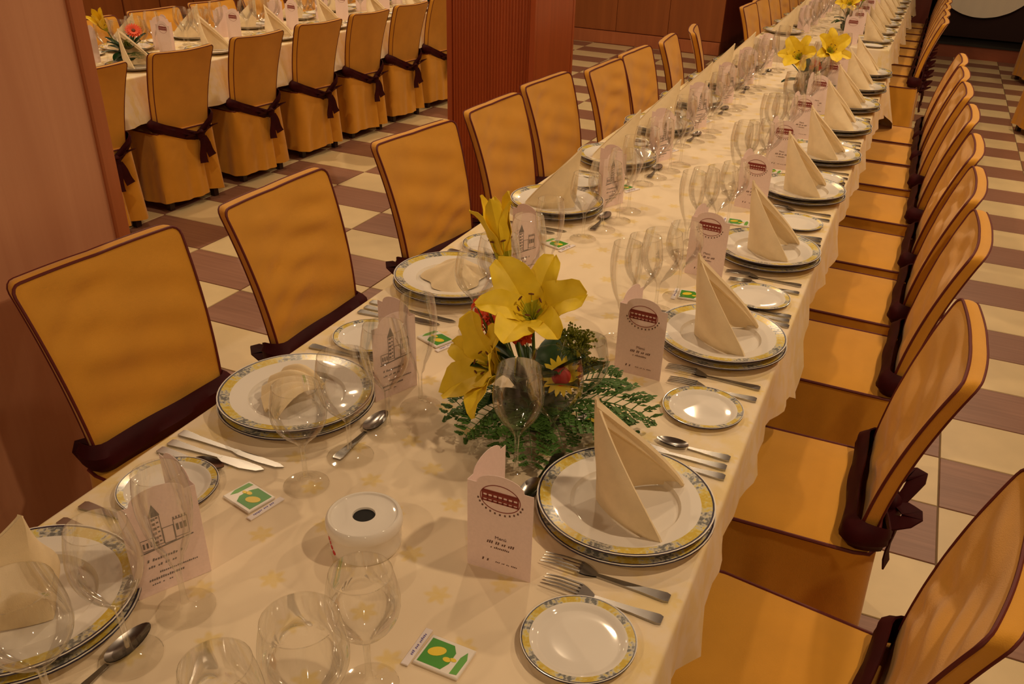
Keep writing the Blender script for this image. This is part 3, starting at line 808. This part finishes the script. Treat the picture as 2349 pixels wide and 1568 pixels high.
menu_me = text_mesh('Menú', .0085, 'ink_dark', 'menu_word')
menu_mat = Matrix.Translation((CW*.52, -.0009, .064)) @ Matrix.Rotation(PI/2, 4, 'X')
# castle drawing for the other panel
cas = []
def crect(x0, x1, z0, z1, t=.0009):
    for r_ in (rect(x0, x1, z0, z0+t), rect(x0, x1, z1-t, z1), rect(x0, x0+t, z0, z1), rect(x1-t, x1, z0, z1)): cas.append(r_)
crect(.036, .050, .082, .132); cas.append([(.035, .132), (.051, .132), (.043, .152)]); crect(.050, .066, .080, .108); crect(.018, .036, .078, .098); crect(.066, .086, .084, .116)
for k in range(5): cas.append(rect(.0665+.004*k, .0685+.004*k, .116, .120))
for k in range(3): cas.append(rect(.069+.0055*k, .0725+.0055*k, .096, .107)); cas.append(rect(.021+.005*k, .0235+.005*k, .083, .092))
for k in range(6): cas.append(rect(.038, .0425+.001*(k % 2), .085+.008*k, .089+.008*k)); cas.append(rect(.0445, .0475, .087+.008*k, .0895+.008*k))
cas.append([(.016, .074), (.090, .080), (.090, .082), (.016, .076)])
cas += squiggle(CW*.45, .058, .05, .005, 14, rg); cas += squiggle(CW*.4, .047, .04, .004, 12, rg); cas += squiggle(CW*.6, .034, .055, .003, 20, rg); cas += squiggle(CW*.42, .024, .05, .004, 16, rg); cas += squiggle(CW*.35, .016, .03, .003, 10, rg)
castle_me = bars(cas, 'ink_grey', 'castle_drawing')
panel_me = card_panel()
card = Proto('menu_card', 'card')
hinge = Matrix.Identity(4)   # the object's origin is the foot of the fold
card.part('card_panel', panel_me, hinge, 'front panel with red logo', [('logo', logo_me, None), ('print', text_me, None), ('menu_word', menu_me, menu_mat)])
# second panel: swings back from the hinge; its outside carries the castle drawing
back = hinge @ Matrix.Rotation(OPEN, 4, 'Z')
flip = Matrix.Translation((CW, 0, 0)) @ Matrix.Rotation(PI, 4, 'Z')
card.part('card_panel', panel_me, back @ Matrix.Translation((0, .0008, 0)), 'back panel with grey castle drawing', [('castle_drawing', castle_me, flip @ Matrix.Translation((0, 0.0007, 0)))])
card_far = Proto('menu_card', 'card'); card_far.part('card_panel', panel_me, hinge, None, [('logo', logo_me, None)]); card_far.part('card_panel', panel_me, back)

# butter packet and toothpick sleeve; local square .062
pk = Proto('butter_packet', 'packet', MB().bevel_box(-.034, .034, -.027, .027, 0, .005, .0012).mesh('butter_packet', 'foil', False))
def flat(lst, nm, mat, z=.005):
    q = MB()
    for pts in lst: q.poly(pts, .0003)
    q.v = [(x, y, zz+z) for x, y, zz in q.v]; return q.mesh(nm, mat, False)
pk.part('green_field', flat([[(-.030, -.023), (.006, -.023), (.012, -.010), (.012, .010), (.004, .021), (-.030, .021)]], 'green_field', 'green_print'))
pk.part('green_leaf', flat([[(.020, -.024), (.030, -.022), (.031, .006), (.026, .018), (.021, .006)]], 'green_leaf', 'green_print2'))
ell = lambda x, y, a, b_, t=0: [(x+a*math.cos(k*PI/8)*math.cos(t)-b_*math.sin(k*PI/8)*math.sin(t), y+a*math.cos(k*PI/8)*math.sin(t)+b_*math.sin(k*PI/8)*math.cos(t)) for k in range(16)]
pk.part('yellow_motif', flat([ell(-.013, .002, .013, .008, .5), ell(.006, -.005, .006, .004), ell(.014, -.002, .005, .003)], 'yellow_motif', 'yellow_print', .0053))
tp = Proto('toothpick_sleeve', 'toothpick', MB().bevel_box(-.035, .035, -.0055, .0055, 0, .0026, .0006).mesh('toothpick_sleeve', 'paperw', False))
tp.part('print', flat([[(x, y) for x, y in p_] for p_ in squiggle(.004, -.002, .042, .004, 14, rg)], 'print', 'blue_ink', .0026))

# ------------------------------------------------------------------ place settings
# f = towards table centre, r = sitter's right
def setting(side, x, y, where, grp, kind='full', napkin=None, glasses=4, TZ=TZ, gf=0, br=0, gap=.6):
    J = random.Random(int(x*1000)*7919+int(y*1000))
    sgn = -1 if side == 'R' else 1
    j = lambda a: J.uniform(-a, a)
    def W(f_, r_, z=TZ): return (x+sgn*f_, y-sgn*r_, z+.0006)
    rot = PI/2 if side == 'R' else -PI/2      # local +Y -> towards centre
    far = kind != 'full'
    put(dinner, W(0, 0), J.uniform(0, 6), 'white dinner plate with floral rim, '+where, grp+': dinner plates')
    if not far: put(soup, W(.001, j(.002), TZ+.0145), J.uniform(0, 6), 'white soup plate stacked on dinner plate, '+where, grp+': soup plates')
    put(bread, W(-.032+j(.004), -max(.236, min(.300, gap-.24))+j(.003)), J.uniform(0, 6), 'small white bread plate, '+where, grp+': bread plates')
    zt = TZ+.0206 if not far else TZ+.006
    np_, dr, lab = napkin or (NAP[J.randrange(3)], 0, 'standing peaked cream napkin, ')
    put(np_, W(.002+j(.006), j(.006), zt), rot+dr+j(.06), lab+where, grp+': napkins')
    if kind != 'bg':
        put(fork, W(-.123, -.163+j(.005)), rot+j(.03), 'steel table fork, '+where, grp+': table forks')
        put(knife, W(-.132, .176+j(.004)), rot+j(.04), 'steel table knife, '+where, grp+': table knives')
    if not far:
        put(fork_s, W(-.125, -.212+j(.005)), rot+j(.03), 'shorter outer steel fork, '+where, grp+': fish forks')
        put(fishk, W(-.128, .207+j(.003)), rot+j(.03), 'steel fish knife with broad blade, '+where, grp+': fish knives')
        put(tspoon, W(-.128, .236+j(.003)), rot+j(.03), 'small steel coffee spoon, '+where, grp+': coffee spoons')
        put(spoon, W(.166+j(.004), .12), rot+PI/2+j(.06), 'dessert spoon above the plate, '+where, grp+': dessert spoons')
        bx_ = W((.110 if side == 'L' else .132)+j(.008), .248+br+j(.008)+(.03 if side == 'L' else 0)); a_ = (math.radians(161) if side == 'L' else .04)+j(.12)
        put(pk, bx_, a_, 'green and yellow butter packet, '+where, grp+': butter packets')
        off = Matrix.Rotation(a_, 4, 'Z') @ Vector((-.0435, 0, 0))
        put(tp, (bx_[0]+off.x, bx_[1]+off.y, bx_[2]), a_+PI/2+j(.06), 'white paper toothpick sleeve, '+where, grp+': toothpick sleeves')
    cf, cr, ca = (.183, -.217, 0.0) if side == 'R' else (.165, -.176, math.radians(162))
    put(card if not far else card_far, W(cf, cr), ca+j(.08), 'folded arched menu card, '+where, grp+': menu cards')
    if glasses:
        gs = [('red', .160, .216, 'small-bowled wine glass, '), ('water', .183, .114, 'wide-bowled water goblet, '), ('tall', .210, .012, 'tall-stemmed wine glass, '), ('flute', .214, -.088, 'slim champagne flute, ')]
        if side == 'L': gs = [(g_, f_, r_-.012, lb) for g_, f_, r_, lb in gs]
        if glasses == 3 or far: gs = gs[:3]
        for g_, f_, r_, lb in gs: put(GP[g_], W(f_+gf+j(.006), r_+j(.005)), 0, lb+where, grp+': '+G[g_][0].replace('_', ' ')+'s')
GA, GPI = 'aisle side of the main table', 'pillar side of the main table'
RY = [(-.275, .435), (-.28, 1.13), (-.272, 1.815), (-.272, 2.42), (-.268, 3.055), (-.262, 3.575), (-.262, 4.095), (-.262, 4.585), (-.262, 5.065), (-.262, 5.535)]
for k, (x, y) in enumerate(RY):
    where = 'end place, aisle side' if k == 0 else 'aisle side, %s place from candle holder' % ORD[k-1]
    setting('R', x, y, where, GA, glasses=(3 if k == 1 else 4), gf=(.032 if k == 0 else 0), br=(.05 if k == 0 else 0), gap=(y-RY[k-1][1] if k else .6))
LY = [.558, 1.174, 1.82, 2.505, 3.11, 3.68, 4.24, 4.77, 5.35]
for k, y in enumerate(LY):
    where = 'end place, pillar side' if k == 0 else 'pillar side, %s place from candle holder' % ORD[k-1]
    nap = None
    if k == 1: nap = (nap_flat, .5, 'collapsed pleated cream napkin, ')
    if k == 2: nap = (nap_low, .3, 'slumped flat cream napkin, ')
    setting('L', -.967 if k < 3 else -.955, y, where, GPI, napkin=nap, gf=(-.022 if k == 0 else 0), gap=(LY[k+1]-y if k < 8 else .6))
for k in range(9):
    setting('R', -.335, 6.98+.47*k, 'far table, stage side, %s from main table' % ORD[k], 'far table, stage side', 'far', gap=.47)
    setting('L', -.955, 6.98+.47*k, 'far table, wood-wall side, %s from main table' % ORD[k], 'far table, wall side', 'far', gap=.47)
for k in range(8):
    setting('R', T2X1-.17, 3.08+.585*k, 'table beyond pillars, near side, %s from cherry pillar' % ORD[k], 'table beyond the pillars, near side', 'bg', TZ=T2Z, gap=.53)
    setting('L', T2X0+.17, 3.5+.53*k, 'table beyond pillars, far side, %s from cherry pillar' % ORD[k], 'table beyond the pillars, far side', 'bg', TZ=T2Z, gap=.53)

# ------------------------------------------------------------------ ceramic candle holder
p = Proto('candle_holder', 'candle holder')
q = MB().lathe([(0, 0), (.053, 0), (.0555, .003), (.0565, .012), (.0562, .036), (.0585, .040), (.0592, .044), (.0590, .053), (.0570, .058), (.0545, .0598), (.0520, .0592), (.0505, .0570), (.0490, .0565), (.030, .0562), (.0195, .0578), (.0178, .0575), (.017, .055), (.017, .03), (0, .03)], 64)
p.part('body', q.mesh('body', 'china'))
p.part('hole', MB().lathe([(0, .0540), (.0172, .0540)], 24).mesh('hole', 'black'))  # black disc stands in for the shade inside the hole
q = MB()
for a, z, s_ in ((-2.28, .030, .004), (-2.10, .019, .004), (-2.00, .012, .0045), (-2.18, .025, .003)):
    q.lathe([(0, 0), (s_, 0), (s_, .0008), (0, .0008)], 10)
    for i in range(len(q.v)-40, len(q.v)):
        x, y, z_ = q.v[i]; rr_ = .0558+z_; t = a+x/.056
        q.v[i] = (rr_*math.cos(t), rr_*math.sin(t), z+y)
p.part('printed_mark', q.mesh('printed_mark', 'red', False), None, 'small red printed crest')
put(p, (-.628, .885, TZ+.0006), 0, 'round white ceramic tealight holder with dark centre hole')

# ------------------------------------------------------------------ flower arrangements
def petal_mesh(L, Wd, phis, nm):
    """phis: angle from flower axis at stations along the petal (radians)"""
    nv = 12; pts = []; r_, z = .004, 0.0
    for k in range(nv+1):
        t = k/nv*(len(phis)-1); i = min(int(t), len(phis)-2); ph = phis[i]+(phis[i+1]-phis[i])*(t-i)
        pts.append((r_, z, ph)); r_ += L/nv*math.sin(ph); z += L/nv*math.cos(ph)
    q = MB()
    def fn(u, v):
        k = min(nv, round(v*nv)); r0, z0, ph = pts[k]; s = 2*u-1
        w_ = Wd*(.18+.82*math.sin(PI*min(1, v**.95*.97))**.62)*(1 if v < .98 else .25)*.5 if v > 0.02 else Wd*.12
        cup = .18*Wd*(s*s)*(1-.6*v); rid = -.05*Wd*math.exp(-(s/.18)**2)
        wav = .07*Wd*math.sin(v*16)*s*abs(s)
        nrm = (-math.cos(ph), math.sin(ph))
        return (r0+nrm[0]*(cup+rid+wav), s*w_, z0+nrm[1]*(cup+rid+wav))
    q.grid(fn, 8, nv, mfn=lambda u, v: 1 if (v < .22) else 0)
    return q.mesh(nm, ['lily', 'lily_green'], True, .0008)
def orient(pos, axis, twist=0):
    z = Vector(axis).normalized(); x = Vector((0, 0, 1)).cross(z)
    x = x.normalized() if x.length > 1e-3 else Vector((1, 0, 0)); y = z.cross(x)
    mm = Matrix(((x.x, y.x, z.x, pos[0]), (x.y, y.y, z.y, pos[1]), (x.z, y.z, z.z, pos[2]), (0, 0, 0, 1)))
    return mm @ Matrix.Rotation(twist, 4, 'Z')
PET_O = [petal_mesh(.132, .078, [.30, .55, .85, 1.15, 1.75], 'petal'), petal_mesh(.132, .058, [.32, .58, .9, 1.3, 2.0], 'petal')]
PET_B = [petal_mesh(.140, .040, [.22, .24, .24, .25, .38], 'petal'), petal_mesh(.136, .034, [.22, .26, .28, .42, 1.1], 'petal')]
q = MB()
for k in range(6):
    a = k*PI/3+.3; pts = [(.003*math.cos(a), .003*math.sin(a), 0), (.010*math.cos(a), .010*math.sin(a), .03), (.021*math.cos(a), .021*math.sin(a), .058)]
    q.tube(pts, .0009, 5, 1); c = Vector(pts[-1])
    q.tube([c+Vector((-.005*math.sin(a), .005*math.cos(a), 0)), c, c+Vector((.005*math.sin(a), -.005*math.cos(a), 0))], [.0012, .002, .0012], 5, 0)
q.tube([(0, 0, 0), (.003, 0, .04), (.006, 0, .07)], [.0014, .0012, .002], 6, 1)
STAM = q.mesh('stamens', ['stamen', 'lily_green'])
def leaf_mesh(L, Wd, bend, nm, mat):
    q = MB()
    def fn(u, v):
        s = 2*u-1; w_ = Wd*math.sin(PI*(v*.94+.04))**.8/2; a = bend*v
        return (s*w_, L*v*math.cos(a*.5), L*v*math.sin(a*.5)*-1+.12*Wd*s*s*1.2)
    q.grid(fn, 4, 8); return q.mesh(nm, mat, True, .0007)
LEAF = leaf_mesh(.12, .056, .7, 'leaf', 'leaf'); LEAFN = leaf_mesh(.10, .022, .5, 'leaf', 'leaf')
def fern_mesh(L, seed):
    R = random.Random(seed); q = MB(); P0 = []
    for k in range(13): t = k/12; P0.append(Vector((.010*math.sin(t*3+seed), L*t, .02*math.sin(t*2.4)-.03*t*t)))
    q.tube(P0, [.0014*(1-.6*k/12) for k in range(13)], 5)
    for k in range(2, 13):
        for sg in (-1, 1):
            c = P0[k]; ln = L*.42*math.sin(PI*(k/13*.85+.08))
            d = Vector((sg*math.cos(.62), math.sin(.62), R.uniform(-.12, .22)))
            q.tube([c, c+d*ln*.5+Vector((0, 0, .004)), c+d*ln], [.0010, .0008, .0004], 4)
            for mseg in range(2, 7):
                cc = c+d*ln*(mseg/6.5)
                for s2 in (-1, 1):
                    an = .62+s2*.75; e = Vector((sg*math.cos(an), math.sin(an), R.uniform(-.2, .35)))*(ln*.34*(1.1-mseg/9))
                    sd = Vector((-e.y, e.x, 0)).normalized()*.0042
                    q.add([cc, cc+e*.5+sd, cc+e, cc+e*.5-sd+Vector((0, 0, .0012))], [(0, 1, 2, 3)])
    return q.mesh('fern_frond', 'fern', True)
FERN = [fern_mesh(.14, 1), fern_mesh(.12, 2)]
def floret_mesh():
    q = MB()
    for k in range(5):
        a = 2*PI*k/5
        q.grid(lambda u, v: ((lambda r_, s: (r_*math.cos(a)-s*math.sin(a), r_*math.sin(a)+s*math.cos(a), .004*math.sin(v*2.2)))(.002+.012*v, (2*u-1)*.0045*math.sin(PI*(v*.9+.08)))), 3, 4)
    q.lathe([(0, .005), (.0022, .004), (.002, 0)], 6)
    return q.mesh('floret', 'orange', True, .0006)
FLO = floret_mesh()
def daisy_mesh():
    q = MB()
    for k in range(16):
        a = 2*PI*k/16
        q.grid(lambda u, v: ((lambda r_, s: (r_*math.cos(a)-s*math.sin(a), r_*math.sin(a)+s*math.cos(a), .003+.006*math.sin(v*2.0)))(.010+.028*v, (2*u-1)*.0055*math.sin(PI*(v*.9+.06)))), 2, 4, 0)
    q.lathe([(0, .016), (.012, .013), (.019, .005), (.016, 0)], 14, 1)
    return q.mesh('daisy', ['lily', 'red'], True)
DAI = daisy_mesh()
GER = None
def gerbera_mesh():
    q = MB()
    for ring, n_, r1 in ((0, 20, .045), (1, 16, .032)):
        for k in range(n_):
            a = 2*PI*k/n_+ring*.1
            q.grid(lambda u, v: ((lambda r_, s: (r_*math.cos(a)-s*math.sin(a), r_*math.sin(a)+s*math.cos(a), .004*ring+.006*math.sin(v*1.9)))(.008+(r1-.008)*v, (2*u-1)*.0055*math.sin(PI*(v*.88+.06)))), 2, 4, 0)
    q.lathe([(0, .010), (.008, .009), (.011, .004)], 14, 1)
    return q.mesh('gerbera', ['orange', 'stamen'], True)
GER = gerbera_mesh()
def filler_mesh(seed):
    R = random.Random(seed); q = MB()
    for k in range(110):
        d = Vector((R.gauss(0, 1), R.gauss(0, 1), abs(R.gauss(0, 1)))).normalized()*R.uniform(.008, .028)
        q.tube([Vector((0, 0, -.01)), d*.6, d], [.0007, .0007, .0004], 3); c = d
        q.add([c+Vector((.003, 0, 0)), c+Vector((-.0015, .0026, 0)), c+Vector((-.0015, -.0026, 0)), c+Vector((0, 0, .004)), c+Vector((0, 0, -.003))], [(0, 1, 3), (1, 2, 3), (2, 0, 3), (1, 0, 4), (2, 1, 4), (0, 2, 4)])
    return q.mesh('filler_sprig', 'moss', False)
FIL = filler_mesh(1)
BOWL = MB().lathe([(0, 0), (.045, 0), (.06, .015), (.066, .04), (.062, .042), (.055, .02), (0, .012)], 32).mesh('bowl', 'leaf')
FOAM = MB().lathe([(.058, .03), (.055, .055), (.04, .075), (0, .082)], 20).mesh('floral_foam', 'leaf')
def arrangement(loc, label, lilies, leaves=10, ferns=(), florets=(), daisies=(), fillers=(), gerberas=(), seed=1, extra=0):
    R = random.Random(seed); root = bpy.data.objects.new('flower_arrangement', None); COL.objects.link(root)
    root.location = loc; tag(root, label, 'flowers')
    link('bowl', BOWL, root); link('floral_foam', FOAM, root)
    for pos, ax, tw, kind in lilies:
        mm = orient(pos, ax, tw); st_ = link('lily', STAM, root, mm); st_['label'] = 'yellow lily blossom'
        for k in range(6):
            pm = (PET_B if kind == 'bud' else PET_O)[k % 2]
            link('petal', pm, st_, Matrix.Rotation(k*PI/3, 4, 'Z') @ Matrix.Translation((0, 0, -.004*(k % 2))) @ Matrix.Rotation(R.uniform(-.12, .12), 4, 'Y'))
        b0 = Vector(pos); q = MB(); e = Vector((pos[0]*.35, pos[1]*.35, .06)); md = (b0+e)/2-Vector(ax).normalized()*.015
        q.tube([e, md, b0], .0032, 6); link('stem', q.mesh('stem', 'stem'), root)
    for k in range(leaves):
        a = 2*PI*k/leaves+R.uniform(-.2, .2); el = R.uniform(.1, 1.1) if k % 2 else R.uniform(.9, 1.35); rr_ = .028
        mm = Matrix.Translation((rr_*math.cos(a), rr_*math.sin(a), .058+.012*el)) @ Matrix.Rotation(a-PI/2, 4, 'Z') @ Matrix.Rotation(el, 4, 'X') @ Matrix.Scale(R.uniform(.75, 1.05), 4)
        link('leaf', LEAF if k % 3 else LEAFN, root, mm)
    for k in range(extra):
        a = -PI/2+.1+(k-(extra-1)/2)*.30; mm = Matrix.Translation((.035*math.cos(a), -.012+.03*math.sin(a)*.6, .085+.012*(k % 2))) @ Matrix.Rotation(a-PI/2, 4, 'Z') @ Matrix.Rotation(1.2-.16*(k % 3), 4, 'X') @ Matrix.Scale(.95, 4)
        link('leaf', LEAF, root, mm)
    for a, el, sc_ in ferns:
        mm = Matrix.Translation((.03*math.cos(a), .03*math.sin(a), .052)) @ Matrix.Rotation(a-PI/2, 4, 'Z') @ Matrix.Rotation(el, 4, 'X') @ Matrix.Scale(sc_, 4)
        link('fern_frond', FERN[R.randrange(2)], root, mm)
    for pos, ax, me_, nm in [(p_, a_, FLO, 'floret') for p_, a_ in florets]+[(p_, a_, DAI, 'daisy') for p_, a_ in daisies]+[(p_, a_, FIL, 'filler_sprig') for p_, a_ in fillers]+[(p_, a_, GER, 'gerbera') for p_, a_ in gerberas]:
        link(nm, me_, root, orient(pos, ax, R.uniform(0, 6)))
    # short stems carrying the small flowers
    q = MB()
    for pos, ax in list(florets)+list(daisies)+list(fillers)+list(gerberas):
        q.tube([(pos[0]*.3, pos[1]*.3, .06), (pos[0]*.75, pos[1]*.75, .03+pos[2]*.6), tuple(Vector(pos)-Vector(ax).normalized()*.002)], .0012, 4)
    if q.v: link('stems', q.mesh('stems', 'stem'), root)
    return root
FC = (-.530, 1.335, TZ+.0006)
R_ = random.Random(3)
fl = [((-.108+R_.gauss(0, .017), .015+R_.gauss(0, .014), .188+R_.gauss(0, .020)), (R_.gauss(-.1, .5), R_.gauss(-.7, .4), .7)) for _ in range(26)]
fl += [((-.015+R_.gauss(0, .014), -.03+R_.gauss(0, .008), .190+R_.gauss(0, .006)), (R_.gauss(.1, .4), -.8, .6)) for _ in range(5)]
arrangement(FC, 'yellow lily centrepiece with red florets and fern beside the candle holder',
    [((-.085, .035, .288), (-.24, .0, 1), .4, 'bud'), ((-.012, -.005, .218), (.12, -.60, .78), .25, 'open'), ((-.040, -.056, .130), (-.52, -.68, .46), .1, 'open')],
    leaves=16, ferns=[(0.05, .12, 1.35), (-.25, .0, 1.2), (-.9, -.05, 1.0), (-1.25, -.08, 1.05), (-1.6, -.1, .9), (-2.15, -.08, 1.1), (-2.5, .0, 1.0), (2.5, .1, .9), (.6, .2, 1.2)],
    florets=fl, daisies=[((.064, -.040, .135), (.15, -.85, .5))],
    fillers=[((.075, .030, .175), (.3, -.4, .8)), ((.06, .01, .165), (.2, -.4, .8)), ((.085, .01, .150), (.7, -.3, .6)), ((.05, .03, .18), (0, -.4, .8))], seed=4, extra=11)
arrangement((-.50, 4.84, TZ+.0006), 'lily centrepiece near the end of the main table',
    [((-.05, -.05, .17), (-.2, -.8, .5), .2, 'open'), ((.07, .04, .20), (.4, -.7, .6), .5, 'open')], leaves=12, ferns=[(-1.2, 0, .8), (.2, 0, .8)],
    florets=[((.03+R_.gauss(0, .015), -.02+R_.gauss(0, .015), .15+R_.gauss(0, .02)), (.2, -.8, .5)) for _ in range(10)], seed=6)
arrangement((-.54, 7.45, TZ+.0006), 'lily centrepiece on the far table',
    [((-.02, -.04, .17), (-.1, -.8, .6), .2, 'open'), ((.06, .04, .21), (.3, .2, .9), .5, 'open')], leaves=12, ferns=[(-1.2, 0, .8), (3.0, 0, .8)],
    florets=[((-.01+R_.gauss(0, .03), .06+R_.gauss(0, .015), .2+R_.gauss(0, .02)), (.2, -.5, .8)) for _ in range(12)], seed=8)
arrangement((-3.93, 3.72, T2Z+.0006), 'orange gerbera and yellow lily centrepiece beyond the pillars',
    [((-.05, -.06, .17), (.2, -.6, .7), .2, 'bud')], leaves=14, ferns=[(-.4, .1, .8)], gerberas=[((.05, .02, .17), (.6, -.5, .8))], fillers=[((.06, -.05, .11), (.8, -.4, .5))], seed=9)
arrangement((-3.95, 7.1, T2Z+.0006), 'small orange and green centrepiece beside the ribbed column',
    [((.0, -.02, .16), (.3, -.5, .8), .2, 'open')], leaves=14, gerberas=[((.06, .03, .15), (.6, -.5, .8))], seed=10)
bpy.context.view_layer.update()
